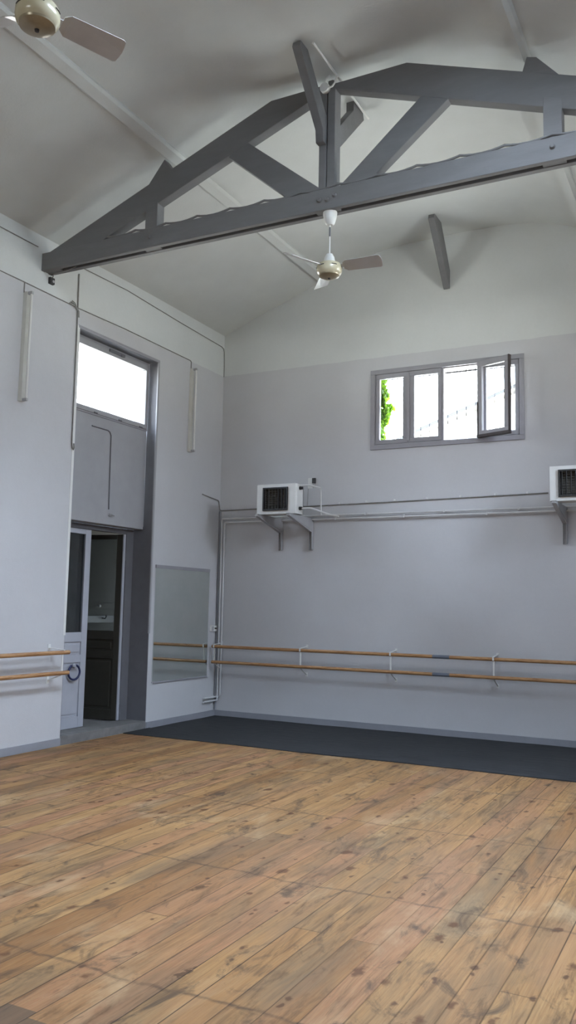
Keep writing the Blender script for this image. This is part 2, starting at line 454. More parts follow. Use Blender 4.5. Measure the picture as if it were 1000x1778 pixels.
# plastered purlins running the length of the ceiling (part of the shell)
for n, (xc, sgn) in enumerate(((1.66, 1), (5.26, -1))):
    zc = ceil_z(xc)
    a = 0.37*sgn
    th = math.atan(a)
    def P(u, v): return (xc+u*math.cos(th)-v*math.sin(th), zc+u*math.sin(th)+v*math.cos(th))
    q = 0.046 if n == 0 else 0.075
    poly = [P(-0.08, 0.05), P(-0.075, -q*0.5), P(-0.05, -q), P(0.05, -q), P(0.075, -q*0.5), P(0.08, 0.05)]
    o = MB().prism(poly, 'y', -L, 0.0).build('trim_%d' % (n+1), 'ceil', smooth=True, sharp=20); struct(o)

# skirting bands
def skirt(name, segs):
    mb = MB()
    for s in segs: mb.box(*s)
    return struct(mb.build(name, 'skirt', bevel=0.003))
skirt('baseboard_left', [(0, 0.012, -L, DY0, 0, 0.085), (0, 0.012, DY1, 0, 0, 0.085)])
skirt('baseboard_back', [(0, W, -0.012, 0, 0, 0.085)])
skirt('baseboard_right', [(W-0.012, W, -L, 0, 0, 0.085)])

# ------------------------------------------------------------------ doorway in the left wall
# raised threshold and dark reveals lining the opening
struct(MB().box(-0.36, -0.001, DY0+0.001, DY1-0.001, 0, 0.10).build('trim_3', 'step', bevel=0.006))
lin = MB()
lin.box(-0.34, -0.004, DY1-0.008, DY1-0.0005, 0.10, 2.6); lin.box(-0.15, -0.004, DY1-0.008, DY1-0.0005, 2.6, DZ)
lin.box(-0.34, -0.004, DY0+0.0005, DY0+0.008, 0.10, 2.6); lin.box(-0.15, -0.004, DY0+0.0005, DY0+0.008, 2.6, DZ)
lin.box(-0.15, -0.004, DY0, DY1, DZ-0.008, DZ-0.0005)
struct(lin.build('trim_4', 'jamb'))
# corner guards
struct(MB().box(-0.015, 0.004, DY0-0.030, DY0+0.010, 1.22, DZ+0.02).build('trim_5', 'white_metal', bevel=0.002))
struct(MB().box(-0.015, 0.004, DY1-0.010, DY1+0.022, 1.21, DZ+0.02).build('trim_6', 'panelp', bevel=0.002))
struct(MB().box(-0.010, 0.005, DY0-0.01, DY1+0.02, DZ-0.004, DZ+0.030).build('trim_7', 'frame', bevel=0.002))

# transom window above the panel
PX = -0.14
tw = thing('window_1', (PX, (DY0+DY1)/2, 3.92), 'wide clear transom window at the top of the tall doorway recess', 'window', kind='structure')
fr = MB()
fy0, fy1, fz0, fz1 = DY0+0.008, DY1-0.02, 3.875, DZ-0.01
fr.box(PX-0.06, PX, fy0, fy1, fz1-0.045, fz1); fr.box(PX-0.06, PX, fy0, fy1, fz0, fz0+0.03)
fr.box(PX-0.06, PX, fy0, fy0+0.04, fz0+0.03, fz1-0.045); fr.box(PX-0.06, PX, fy1-0.04, fy1, fz0+0.03, fz1-0.045)
fr.build('window_frame', 'frame', tw, bevel=0.004)
gy0, gy1, gz0, gz1 = DY0+0.10, -1.735, 3.955, 4.69
sa = MB()
a, b_ = PX-0.045, PX+0.014
sa.box(a, b_, fy0+0.03, fy1-0.035, gz1, fz1-0.035); sa.box(a, b_, fy0+0.03, fy1-0.035, fz0+0.02, gz0)
sa.box(a, b_, fy0+0.03, gy0, gz0, gz1); sa.box(a, b_, gy1, fy1-0.035, gz0, gz1)
sash = sa.build('sash', 'panelp', tw, bevel=0.004)
MB().box(PX-0.02, PX-0.014, gy0-0.01, gy1+0.01, gz0-0.01, gz1+0.01).build('pane', 'glass', sash)
lt = MB(); lt.box(PX+0.014, PX+0.035, -2.52, -2.22, gz1+0.04, gz1+0.075); lt.box(PX+0.03, PX+0.05, -2.30, -2.24, gz1+0.03, gz1+0.06)
lt.build('latch', 'jamb', tw, bevel=0.003)
for yy in (-2.72, -2.25, -1.82):
    MB().tube([(PX+0.018, yy-0.03, fz0+0.028), (PX+0.018, yy+0.03, fz0+0.028)], 0.009, 8).build('hinge', 'jamb', tw, smooth=True)

# painted panel closing the recess under the transom
pn = thing('door_panel', (PX, (DY0+DY1)/2, 2.56), 'grey painted board panel with small handle below the transom window', 'panel')
MB().box(PX-0.16, PX-0.002, DY0+0.009, DY1-0.025, 2.56, 3.872).build('board', 'panelp', pn, bevel=0.004)
MB().tube([(PX+0.002, -2.76, 3.735), (PX+0.002, -2.46, 3.735), (PX+0.002, -2.42, 3.72), (PX+0.002, -2.395, 3.68), (PX+0.002, -2.38, 2.75)], 0.0085, 8).build('conduit', 'jamb', pn, smooth=True)
hd = MB().lathe([(0.018, 0), (0.018, 0.012), (0.009, 0.016), (0.009, 0.035)], (PX-0.002, -2.37, 2.68), 16, 'x')
hd.tube([(PX+0.03, -2.385, 2.682), (PX+0.03, -2.345, 2.682), (PX+0.03, -2.30, 2.674)], [0.01, 0.009, 0.006], 8)
hd.build('handle', 'chrome', pn, smooth=True)

# double door below the panel: left leaf closed, right leaf open into the passage
DX = -0.30
dfm = MB()
dfm.box(DX-0.055, DX, DY1-0.155, DY1-0.01, 0.10, 2.56); dfm.box(DX-0.055, DX, DY0+0.009, DY0+0.05, 0.10, 2.56); dfm.box(DX-0.055, DX, DY0+0.05, DY1-0.155, 2.49, 2.556)
struct(dfm.build('trim_8', 'jamb', bevel=0.004))
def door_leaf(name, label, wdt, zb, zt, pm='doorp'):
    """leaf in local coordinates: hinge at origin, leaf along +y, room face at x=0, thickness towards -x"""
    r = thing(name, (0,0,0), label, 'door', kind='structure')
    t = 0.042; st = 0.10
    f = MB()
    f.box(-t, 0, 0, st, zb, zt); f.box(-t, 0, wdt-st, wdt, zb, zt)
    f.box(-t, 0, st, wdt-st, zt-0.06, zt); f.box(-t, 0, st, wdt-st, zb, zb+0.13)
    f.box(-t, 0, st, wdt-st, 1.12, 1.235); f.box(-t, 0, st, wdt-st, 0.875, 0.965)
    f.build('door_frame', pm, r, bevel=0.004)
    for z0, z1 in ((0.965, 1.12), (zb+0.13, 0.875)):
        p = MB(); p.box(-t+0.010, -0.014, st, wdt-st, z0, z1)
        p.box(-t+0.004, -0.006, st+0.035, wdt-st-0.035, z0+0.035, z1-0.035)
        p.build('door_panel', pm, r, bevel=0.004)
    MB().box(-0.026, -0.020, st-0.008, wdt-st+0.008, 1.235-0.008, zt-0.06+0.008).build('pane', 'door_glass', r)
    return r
dl = door_leaf('door_1', 'pale grey half-glazed door leaf standing closed on the left of the doorway', 0.72, 0.105, 2.485)
dl.location = (DX, DY0+0.01, 0)
for zz in (0.35, 1.2, 2.2): MB().tube([(DX+0.006, DY0+0.02, zz-0.05), (DX+0.006, DY0+0.02, zz+0.05)], 0.008, 8).build('hinge', 'jamb', dl, smooth=True)
k_ = MB().lathe([(0.012, 0), (0.012, 0.03), (0.024, 0.04), (0.027, 0.055), (0.018, 0.068), (0.0, 0.07)], (DX, -2.755, 0.845), 16, 'x')
k_.build('knob', 'doorp', dl, smooth=True)
dr = door_leaf('door_2', 'half-glazed door leaf swung open into the dark passage', 0.70, 0.105, 2.485, 'leaf_shaded')
es = MB().box(-0.043, 0.0015, -0.004, 0.012, 0.105, 2.485).build('edge_strip', 'doorp', None, bevel=0.002); es.parent = dr  # leaf edge kept pale, as lit, against the face coloured as shaded
dr.scale = (1, 1, 1)
dr.location = (DX-0.01, DY1-0.165, 0); dr.rotation_euler = (0, 0, math.radians(95))   # local +y now points into the passage
for zz in (0.35, 1.2, 2.2): 
    h = MB().tube([(0.006, 0.0, zz-0.05), (0.006, 0.0, zz+0.05)], 0.008, 8).build('hinge', 'jamb', None, smooth=True); h.parent = dr

# dim passage behind
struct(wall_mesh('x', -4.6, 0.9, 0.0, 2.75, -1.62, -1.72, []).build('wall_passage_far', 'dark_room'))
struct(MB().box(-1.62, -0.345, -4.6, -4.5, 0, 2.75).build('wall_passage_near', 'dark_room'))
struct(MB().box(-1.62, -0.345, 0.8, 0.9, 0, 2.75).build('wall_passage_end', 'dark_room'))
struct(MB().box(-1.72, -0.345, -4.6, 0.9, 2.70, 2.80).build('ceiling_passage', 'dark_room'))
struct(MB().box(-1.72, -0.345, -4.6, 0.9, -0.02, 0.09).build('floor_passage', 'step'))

cr = thing('coat_rack', (-1.62, -0.55, 1.45), 'coat rack with white knobs on the passage wall behind the open door', 'coat rack')
MB().box(-1.62, -1.60, -1.6, 0.6, 1.30, 1.40).build('rail', 'black', cr, bevel=0.004)
MB().box(-1.62, -1.60, -1.6, 0.6, 1.50, 1.59).build('rail', 'dark_room', cr, bevel=0.004)
for yy in (-1.24, -0.78, -0.30, 0.16):
    MB().lathe([(0.008, 0), (0.008, 0.035), (0.02, 0.045), (0.024, 0.06), (0.014, 0.072), (0.0, 0.074)], (-1.60, yy, 1.545), 14, 'x').build('knob', 'porcelain', cr, smooth=True)
    MB().tube([(-1.60, yy+0.13, 1.37), (-1.54, yy+0.13, 1.36), (-1.52, yy+0.13, 1.385), (-1.525, yy+0.13, 1.41)], 0.009, 8).build('hook', 'black', cr, smooth=True)

fc = thing('folding_chair', (-1.15, -1.05, 0.09), 'dark folding chair with pale metal tubes on the passage floor', 'chair')
for yy in (-1.32, -0.92):
    MB().tube([(-0.98, yy, 0.10), (-1.16, yy, 0.50), (-1.36, yy, 0.92)], 0.012, 8).build('leg', 'grey_metal', fc, smooth=True)
    MB().tube([(-1.42, yy+0.02, 0.10), (-1.16, yy+0.02, 0.45), (-1.03, yy+0.02, 0.53)], 0.012, 8).build('leg', 'grey_metal', fc, smooth=True)
MB().box(-1.36, -0.98, -1.33, -0.91, 0.51, 0.535).build('seat', 'cloth', fc, bevel=0.01)
MB().box(-1.36, -1.335, -1.33, -0.91, 0.66, 0.92).build('backrest', 'cloth', fc, bevel=0.01)
MB().tube([(-1.03, -1.32, 0.22), (-1.03, -0.92, 0.22)], 0.011, 8).build('stretcher', 'grey_metal', fc, smooth=True)

ring = MB()
rc = (-0.262, -2.735, 0.765)
ring.tube([(rc[0]+0.012*math.cos(2*PI*i/40), rc[1]+0.086*math.cos(2*PI*i/40), rc[2]+0.086*math.sin(2*PI*i/40)) for i in range(40)], 0.0125, 10, closed=True)
tag(ring.build('rubber_ring', 'blue', None, smooth=True, origin=rc), 'dark blue rubber ring hanging on the knob of the closed door leaf', 'ring')

# ------------------------------------------------------------------ back window
bw = thing('window_2', (3.44, 0, 3.74), 'wide grey window of four sashes high in the back wall, one sash swung open', 'window', kind='structure')
cs = MB()
ox0, ox1, oz0, oz1 = 2.395, 4.475, 3.735, 4.845
cw = 0.062
cs.box(ox0, ox1, -0.022, 0.0, oz1-cw, oz1); cs.box(ox0, ox1, -0.022, 0.0, oz0, oz0+cw)
cs.box(ox0, ox0+cw, -0.022, 0.0, oz0+cw, oz1-cw); cs.box(ox1-cw, ox1, -0.022, 0.0, oz0+cw, oz1-cw)
cs.build('window_casing', 'frame', bw, bevel=0.005)
wf = MB()
ix0, ix1, iz0, iz1 = WX0, WX1, WZ0, WZ1
wf.box(ix0, ix1, 0.0, 0.075, iz1-0.028, iz1); wf.box(ix0, ix1, 0.0, 0.075, iz0, iz0+0.028)
wf.box(ix0, ix0+0.03, 0.0, 0.075, iz0+0.028, iz1-0.028); wf.box(ix1-0.03, ix1, 0.0, 0.075, iz0+0.028, iz1-0.028)
wf.box(3.395, 3.425, 0.0, 0.075, iz0+0.028, iz1-0.028); wf.box(3.885, 3.915, 0.02, 0.075, iz0+0.028, iz1-0.028)
wf.build('window_frame', 'frame', bw, bevel=0.004)
def sash_bm(x0, x1, z0, z1, gx0, gx1, gz0, gz1, y0, y1, mtx=None):
    s = MB()
    s.box(x0, x1, y0, y1, gz1, z1, mtx); s.box(x0, x1, y0, y1, z0, gz0, mtx)
    s.box(x0, gx0, y0, y1, gz0, gz1, mtx); s.box(gx1, x1, y0, y1, gz0, gz1, mtx)
    return s
for (x0, x1, gx0, gx1) in ((2.472, 2.935, 2.525, 2.865), (2.937, 3.393, 3.02, 3.345), (3.917, 4.408, 3.99, 4.355)):
    s = sash_bm(x0, x1, iz0+0.03, iz1-0.03, gx0, gx1, 3.868, 4.715, -0.006, 0.045).build('sash', 'frame', bw, bevel=0.005)
    MB().box(gx0-0.008, gx1+0.008, 0.018, 0.023, 3.86, 4.723).build('pane', 'glass', s)
MB().box(3.425, 3.885, 0.002, 0.07, iz1-0.040, iz1-0.0285).build('head_strip', 'sash_edge', bw)
MB().box(2.915, 2.955, -0.02, -0.006, iz0+0.05, iz1-0.05).build('cover_strip', 'frame', bw, bevel=0.004)
# open sash: hinged on the post at x=3.90, folded back over its neighbour
hm = Matrix.Translation((3.905, -0.03, 0)) @ Matrix.Rotation(math.radians(-20.5), 4, 'Z')
s = sash_bm(0.0, 0.475, 3.80, 4.79, 0.068, 0.41, 3.872, 4.715, -0.045, 0.0, hm).build('sash', 'frame', bw, bevel=0.005)
MB().box(0.06, 0.418, -0.026, -0.021, 3.864, 4.723, hm).build('pane', 'glass', s)
MB().box(0.445, 0.47, -0.015, 0.02, 4.20, 4.30, hm).build('catch', 'frame', s, bevel=0.004)
MB().box(0.0, 0.478, -0.062, 0.002, 3.785, 3.822, hm).build('drip_rail', 'sash_edge', s, bevel=0.003)
MB().box(0.462, 0.478, -0.048, 0.002, 3.822, 4.792, hm).build('edge_strip', 'sash_edge', s, bevel=0.002)
MB().box(-0.003, 0.018, -0.052, -0.044, 3.822, 4.25, hm).build('edge_strip', 'sash_edge', s, bevel=0.002)
# iron grille outside
gr = thing('window_grille', (3.44, 0.25, 3.8), 'thin dark iron bars outside the back window', 'grille')
xx = 2.52
while xx < 4.42:
    MB().tube([(xx, 0.25, 3.79), (xx, 0.25, 4.80)], 0.0058, 8).build('bar', 'iron', gr, smooth=True); xx += 0.1265
MB().box(WX0, WX1, 0.243, 0.257, 4.765, 4.785).build('crossbar', 'iron', gr); MB().box(WX0, WX1, 0.243, 0.257, 3.80, 3.82).build('crossbar', 'iron', gr)

# ivy on the outside
iv = thing('ivy', (2.46, 0.25, 3.79), 'bright green ivy climbing outside the left edge of the back window', 'plant')
stem = MB()
for i in range(3):
    pts = [(2.468+0.012*i+0.008*math.sin(3*t+i), 0.12+0.035*i+0.012*math.cos(2*t+i), 3.79+t*1.0) for t in [j/12 for j in range(13)]]
    stem.tube(pts, 0.005, 6)
stem.build('stem', 'bark', iv, smooth=True)
lf = MB(); rnd = random.Random(3)
for i in range(420):
    z = 3.82+rnd.random()*0.96
    spread = 0.10+0.05*math.sin(9*z)
    if z < 4.08 and rnd.random() < 0.55: continue
    y = 0.10+rnd.random()*0.115; x = 2.462+rnd.random()*spread*(0.75+5.5*max(0.0, y-0.1))
    sz = 0.022+rnd.random()*0.022
    m_ = Matrix.Translation((x, y, z)) @ Matrix.Rotation(rnd.uniform(-0.9, 0.9), 4, 'Z') @ Matrix.Rotation(rnd.uniform(-0.7, 0.7), 4, 'X') @ Matrix.Rotation(rnd.uniform(-1, 1), 4, 'Y')
    out = [(0,-1.0),(0.55,-0.75),(0.95,-0.15),(0.5,0.05),(0.55,0.55),(0.0,1.05),(-0.55,0.55),(-0.5,0.05),(-0.95,-0.15),(-0.55,-0.75)]
    c = lf.bm.verts.new(m_ @ Vector((0, -0.25*sz, 0)))
    vs = [lf.bm.verts.new(m_ @ Vector((p[0]*sz, 0.1*sz*abs(p[0]), p[1]*sz))) for p in out]
    for j in range(len(vs)): lf.bm.faces.new([c, vs[j], vs[(j+1) % len(vs)]])
lf.build('leaves', 'leaf', iv)

# the neighbouring roof seen through the open sash
nb = thing('neighbour_house', (3.0, 6.2, 0), 'pale house outside with sloping roof edge seen through the back window', 'house')
def roof_z(x): return 5.25+(x-1.9)*0.37
nb_ = MB().prism([(0.6, 0), (6.5, 0), (6.5, roof_z(3.8)-0.1), (3.8, roof_z(3.8)-0.1), (0.6, roof_z(0.6)-0.1)], 'y', 5.1, 8.0); nb_.build('wall', 'render_wall', nb)
MB().bar((0.5, 5.0, roof_z(0.5)), (3.9, 5.0, roof_z(3.9)), 0.12, 0.05).build('gutter', 'gutter', nb)
MB().prism([(0.5, roof_z(0.5)-0.03), (3.9, roof_z(3.9)-0.03), (3.9, roof_z(3.9)+0.01), (0.5, roof_z(0.5)+0.01)], 'y', 4.98, 8.1).build('roof', 'render_wall', nb)

# ------------------------------------------------------------------ roof truss
CX = 3.55
YF, YB = -3.88, -3.715
def truss(root):
    def slab(poly, name, y0=-3.855, y1=-3.745, bev=0.006):
        return MB().prism(poly, 'y', y0, y1).build(name, 'truss', root, bevel=bev)
    # the tie is a pair of planks with a gap between
    tb = MB()
    for y0, y1 in ((YF, -3.828), (-3.772, YB)):
        tb.box(0.0, W, y0, y1, 5.255, 5.455)
    for x0, x1 in ((0.0, 0.22), (W-0.22, W), (1.38, 1.57), (3.36, 3.60), (5.43, 5.62)):
        tb.box(x0, x1, -3.84, -3.76, 5.262, 5.40)
    tie = tb.build('tie_beam', 'truss', root, bevel=0.005)
    # cable stapled along the top edge of the tie, sagging between staples
    cb = []; x = 0.9; stp = 0.385
    while x < 6.9:
        for t in (0, .12, .3, .5, .7, .88): cb.append((x+t*stp, YF+0.012, 5.485-0.10*t*(1-t)))
        x += stp
    MB().tube(cb, 0.0115, 8).build('cable', 'truss', tie, smooth=True)
    for x, z in ((1.475, 5.37), (3.42, 5.355), (3.50, 5.345), (3.575, 5.375), (5.525, 5.37)):
        MB().lathe([(0.0, -0.02), (0.014, -0.02), (0.022, -0.010), (0.024, 0.0)], (x, YF, z), 10, 'y').build('bolt', 'truss', tie, smooth=True)
    def lz(x): return 5.435+0.373*x
    def lb(x): return 5.165+0.371*x
    slab([(0.06, 5.30), (0.06, lz(0.06)), (2.87, 6.505), (3.42, 6.505), (3.42, lb(3.42)), (0.40, 5.30)], 'rafter')
    slab([(2*CX-x, z) for x, z in [(0.06, 5.30), (0.06, lz(0.06)), (2.84, 6.495), (3.56, 6.495), (3.56, lb(3.50)-0.02), (0.40, 5.30)]], 'rafter', bev=0.006)
    slab([(3.400, 5.27), (3.475, 5.27), (3.475, 6.50), (3.400, 6.50)], 'king_post', -3.865, -3.735)
    slab([(3.486, 5.27), (3.562, 5.27), (3.562, 6.45), (3.54, 6.53), (3.486, 6.53)], 'king_post', -3.865, -3.735)
    slab([(1.40, 5.27), (1.55, 5.27), (1.55, lb(1.55)+0.06), (1.40, lb(1.40)+0.06)], 'queen_post', -3.861, -3.739)
    slab([(5.45, 5.27), (5.60, 5.27), (5.60, lb(2*CX-5.60)+0.06), (5.45, lb(2*CX-5.45)+0.06)], 'queen_post', -3.861, -3.739)
    slab([(2.40, 6.03), (2.43, 6.14), (2.60, 6.15), (3.41, 5.49), (3.41, 5.40), (3.12, 5.42)], 'strut', -3.848, -3.752)
    slab([(3.55, 5.40), (3.55, 5.42), (4.44, 6.18), (4.62, 6.17), (4.66, 6.06), (3.86, 5.42)], 'strut', -3.848, -3.752)
    slab([(1.37, lz(1.37)-0.04), (1.61, 6.20), (1.73, lz(1.73)-0.04)], 'purlin_block', -3.851, -3.749, bev=0.004)
    slab([(5.27, lz(2*CX-5.27)-0.05), (5.32, 6.235), (5.40, 6.21), (5.62, lz(2*CX-5.62)-0.03)], 'purlin_block', -3.851, -3.749, bev=0.004)
    MB().prism([(-3.86, 5.90), (-3.925, 5.90), (-3.94, 6.02), (-4.44, 6.54), (-4.42, 6.59), (-4.28, 6.59), (-3.86, 6.18)], 'x', 3.395, 3.475).build('ridge_brace', 'truss', root, bevel=0.005)
    MB().prism([(-3.74, 5.90), (-3.74, 6.12), (-3.40, 6.48), (-3.40, 6.58), (-3.16, 6.58), (-3.13, 6.52)], 'x', 3.47, 3.55).build('ridge_brace', 'truss', root, bevel=0.005)
tr = thing('roof_truss', (CX, -3.80, 5.255), 'big grey timber roof truss spanning the hall under the white ceiling', 'roof truss')
truss(tr)
# the next truss towards the viewer, out of frame overhead, is part of the shell
tr2 = thing('trim_9', (CX, -3.80, 5.255), kind='structure')
truss(tr2)
tr2.location = (CX, -3.80-3.76, 5.255)

ws = MB().prism([(0.0, 5.85), (0.0, 6.10), (-0.42, 6.64), (-0.66, 6.64), (-0.69, 6.55), (-0.03, 5.85)], 'x', 3.43, 3.515)
tag(ws.build('wall_brace', 'truss', None, bevel=0.005, origin=(3.47, 0, 5.85)), 'short slanting grey timber brace high on the back wall', 'timber brace')

# white cable duct along the ridge and round junction box on the king post
rd = MB().tube([(3.585, -4.40, 6.545), (3.585, -3.1, 6.545)], 0.011, 8)
tag(rd.build('ridge_conduit', 'white_metal', None, smooth=True, origin=(3.585, -3.7, 6.545)), 'thin white conduit along the ceiling ridge above the truss', 'conduit')
jb = thing('junction_box', (3.465, -3.865, 6.45), 'round white junction box with looped cables at the top of the truss', 'junction box')
MB().lathe([(0.045, -0.045), (0.047, -0.040), (0.047, 0.0)], (3.465, -3.866, 6.45), 24, 'y').build('box', 'white_metal', jb, smooth=True)
MB().tube([(3.47, -3.90, 6.49), (3.485, -3.90, 6.53), (3.52, -3.90, 6.555)], 0.009, 8).build('cable', 'white_metal', jb, smooth=True)
MB().tube([(3.505, -3.90, 6.435), (3.545, -3.90, 6.44), (3.575, -3.90, 6.475), (3.59, -3.90, 6.52), (3.585, -3.88, 6.545)], 0.009, 8).build('cable', 'white_metal', jb, smooth=True)

# ------------------------------------------------------------------ ceiling fans
def make_fan(label, x, y, ztop, zc, a0):
    f = thing('ceiling_fan', (x, y, zc), label, 'ceiling fan', 'three-bladed ceiling fans')
    MB().lathe([(0.066, 0.0), (0.066, -0.02), (0.060, -0.06), (0.045, -0.11), (0.028, -0.125), (0.0, -0.127)], (x, y, ztop), 28).build('canopy', 'white_metal', f, smooth=True)
    MB().tube([(x, y, ztop-0.12), (x, y, zc+0.14)], 0.0065, 10).build('rod', 'white_metal', f, smooth=True)
    MB().tube([(x, y, ztop-0.145), (x, y, ztop-0.235)], 0.0085, 10).build('coupling', 'jamb', f, smooth=True)
    MB().lathe([(0.0, 0.165), (0.030, 0.16), (0.046, 0.13), (0.055, 0.085), (0.075, 0.06)], (x, y, zc), 28).build('dome', 'white_metal', f, smooth=True)
    mo = MB().lathe([(0.070, 0.068), (0.105, 0.060), (0.116, 0.040), (0.118, 0.0), (0.112, -0.025), (0.098, -0.040)], (x, y, zc), 40).build('motor_housing', 'cream', f, smooth=True)
    MB().lathe([(0.099, -0.038), (0.095, -0.050), (0.070, -0.062), (0.035, -0.068), (0.0, -0.069)], (x, y, zc), 40).build('motor_cap', 'brass', mo, smooth=True)
    MB().lathe([(0.014, -0.066), (0.012, -0.078), (0.0, -0.080)], (x, y, zc), 12).build('screw', 'black', mo, smooth=True)
    for j in range(6):
        a = 2*PI*j/6+0.3
        MB().tube([(x+0.117*math.cos(a+t), y+0.117*math.sin(a+t), zc+0.028) for t in (-0.22, -0.1, 0, 0.1, 0.22)], 0.004, 6).build('vent_slot', 'black', mo, smooth=True)
    for i in range(3):
        a = math.radians(a0+120*i)
        base = Matrix.Translation((x, y, zc+0.034)) @ Matrix.Rotation(a, 4, 'Z')
        pit = base @ Matrix.Rotation(math.radians(-22), 4, 'X')
        b = MB()
        out = [(0.138, -0.040), (0.17, -0.066), (0.478, -0.074), (0.494, -0.066), (0.503, -0.035), (0.506, 0.0), (0.503, 0.035), (0.494, 0.066), (0.478, 0.074), (0.17, 0.066), (0.138, 0.040)]
        A = [b.bm.verts.new(pit @ Vector((p[0], p[1], 0.004-0.9*p[1]*p[1]))) for p in out]; B = [b.bm.verts.new(pit @ Vector((p[0], p[1], -0.001-0.9*p[1]*p[1]))) for p in out]
        b.bm.faces.new(A); b.bm.faces.new(B[::-1])
        for j in range(len(A)): b.bm.faces.new([A[j], B[j], B[(j+1) % len(A)], A[(j+1) % len(A)]])
        bl = b.build('blade', 'blade', f)
        br = MB(); br.box(0.095, 0.175, -0.018, 0.018, 0.0, 0.008, pit)
        br.build('blade_arm', 'grey_metal', bl, bevel=0.002)
    return f
make_fan('white ceiling fan with cream motor hanging from the middle of the truss', 3.495, -3.797, 5.258, 4.69, 4.6)
make_fan('ceiling fan nearest the camera, cut off at the top left corner', 3.50, -7.56, 5.258, 4.70, 67)

# ------------------------------------------------------------------ fluorescent battens on the left wall
def make_batten(label, y, z0, z1):
    f = thing('fluorescent_light', (0.0, y, z0), label, 'light fixture', 'vertical tube lights on the left wall')
    MB().prism([(0.0, y-0.035), (0.0, y+0.035), (0.045, y+0.024), (0.045, y-0.024)], 'z', z0, z1).build('batten', 'batten', f, bevel=0.004)
    for s_ in (z0, z1-0.03): MB().box(0.04, 0.105, y-0.015, y+0.015, s_, s_+0.03).build('lamp_holder', 'grey_metal', f, bevel=0.003)
    MB().tube([(0.088, y, z0+0.025), (0.088, y, z1-0.025)], 0.0135, 14).build('tube', 'tube', f, smooth=True)
    return f
make_batten('vertical white tube light on the left wall near the photo edge, left of the doorway', -4.09, 3.72, 4.93)
make_batten('vertical white tube light between the doorway and the room corner', -0.875, 3.72, 4.92)

# cables on the left wall
def cable(label, pts, r=0.0065, m='cable', name='wall_cable', cat='cable'):
    return tag(MB().tube(pts, r, 8).build(name, m, None, smooth=True, origin=pts[0]), label, cat)
zz = PAINT_Z+0.008
c1 = cable('thin cable along the paint line of the left wall, feeding the two tube lights',
      [(0.006, -15.0, zz), (0.006, -4.13, zz), (0.006, -3.28, zz-0.01), (0.006, -2.4, zz+0.006), (0.006, -0.91, zz-0.004), (0.006, -0.885, zz-0.02), (0.006, -0.885, 4.91)])
MB().tube([(0.006, -4.12, zz), (0.006, -4.12, 4.92)], 0.0065, 8).build('drop_cable', 'cable', c1, smooth=True)
rndc = random.Random(5)
for i in range(3):
    pts = [(0.010+0.004*i, -3.42+0.02*i, zz+0.02*i), (0.014, -3.33, zz-0.01+0.02*i), (0.014, -3.27+0.008*i, zz-0.05), (0.012, -3.262+0.008*i, zz-0.12)]
    MB().tube(pts, 0.005, 6).build('cable_tail', 'cable', c1, smooth=True)
cable('vertical cable conduit down the left edge of the doorway, hooked at its end',
      [(0.008, -3.275, 5.44), (0.008, -3.27, 5.0), (0.008, -3.262, 3.55), (0.008, -3.262, 3.42), (0.010, -3.25, 3.36), (0.012, -3.235, 3.345), (0.012, -3.225, 3.37), (0.010, -3.23, 3.42)], 0.0075)
cable('thin cable high on the left wall, left of the truss end',
      [(0.006, -15.0, 5.50), (0.006, -3.95, 5.505)], 0.006)
cable('thin cable under the ceiling from truss to corner, dropping down the corner',
      [(0.006, -3.22, 5.535), (0.006, -2.38, 5.555), (0.006, -1.2, 5.505), (0.006, -0.10, 5.470), (0.006, -0.035, 5.45), (0.008, -0.018, 5.40), (0.010, -0.010, 5.2), (0.010, -0.010, 5.02)], 0.006)

bx = thing('junction_box', (0.0, -3.73, 5.19), 'small black cable box on the left wall below the truss end', 'junction box')
MB().box(0.0, 0.035, -3.765, -3.695, 5.150, 5.225).build('box', 'black_plastic', bx, bevel=0.004)
MB().tube([(0.03, -3.73, 5.22), (0.06, -3.745, 5.255), (0.30, -3.77, 5.256), (0.42, -3.79, 5.27)], 0.006, 8).build('cable', 'cable', bx, smooth=True)
MB().lathe([(0.016, 0), (0.016, 0.01), (0.010, 0.012), (0.0, 0.012)], (0.035, -3.725, 5.18), 12, 'x').build('knob', 'grey_metal', bx, smooth=True)

# ------------------------------------------------------------------ mirror, socket
mi = thing('wall_mirror', (0.0, -0.9, 0.56), 'wide wall mirror with thin grey rails between the doorway and the room corner', 'mirror')
my0, my1, mz0, mz1 = -1.55, -0.25, 0.565, 2.105
MB().box(0.004, 0.012, my0, my1, mz0+0.01, mz1-0.035).build('mirror_glass', 'mirror', mi)
MB().box(0.0, 0.018, my0-0.004, my1+0.004, mz1-0.045, mz1).build('top_rail', 'frame', mi, bevel=0.002)
MB().box(0.0, 0.018, my0-0.004, my1+0.004, mz0, mz0+0.022).build('bottom_rail', 'frame', mi, bevel=0.002)
MB().box(0.0, 0.004, my0+0.003, my1-0.003, mz0+0.01, mz1-0.035).build('backing', 'jamb', mi)

so = thing('wall_socket', (0.0, -0.11, 1.25), 'small double wall socket beside the mirror in the corner', 'socket')
MB().box(0.0, 0.030, -0.19, -0.035, 1.21, 1.295).build('plate', 'white_metal', so, bevel=0.004)
MB().box(0.030, 0.034, -0.18, -0.125, 1.22, 1.285).build('switch', 'grey_metal', so, bevel=0.002)
for yy in (-0.088, -0.058): MB().lathe([(0.012, 0), (0.012, 0.003), (0.008, 0.0035), (0.0, 0.0035)], (0.030, yy, 1.253), 14, 'x').build('outlet', 'black', so, smooth=True)

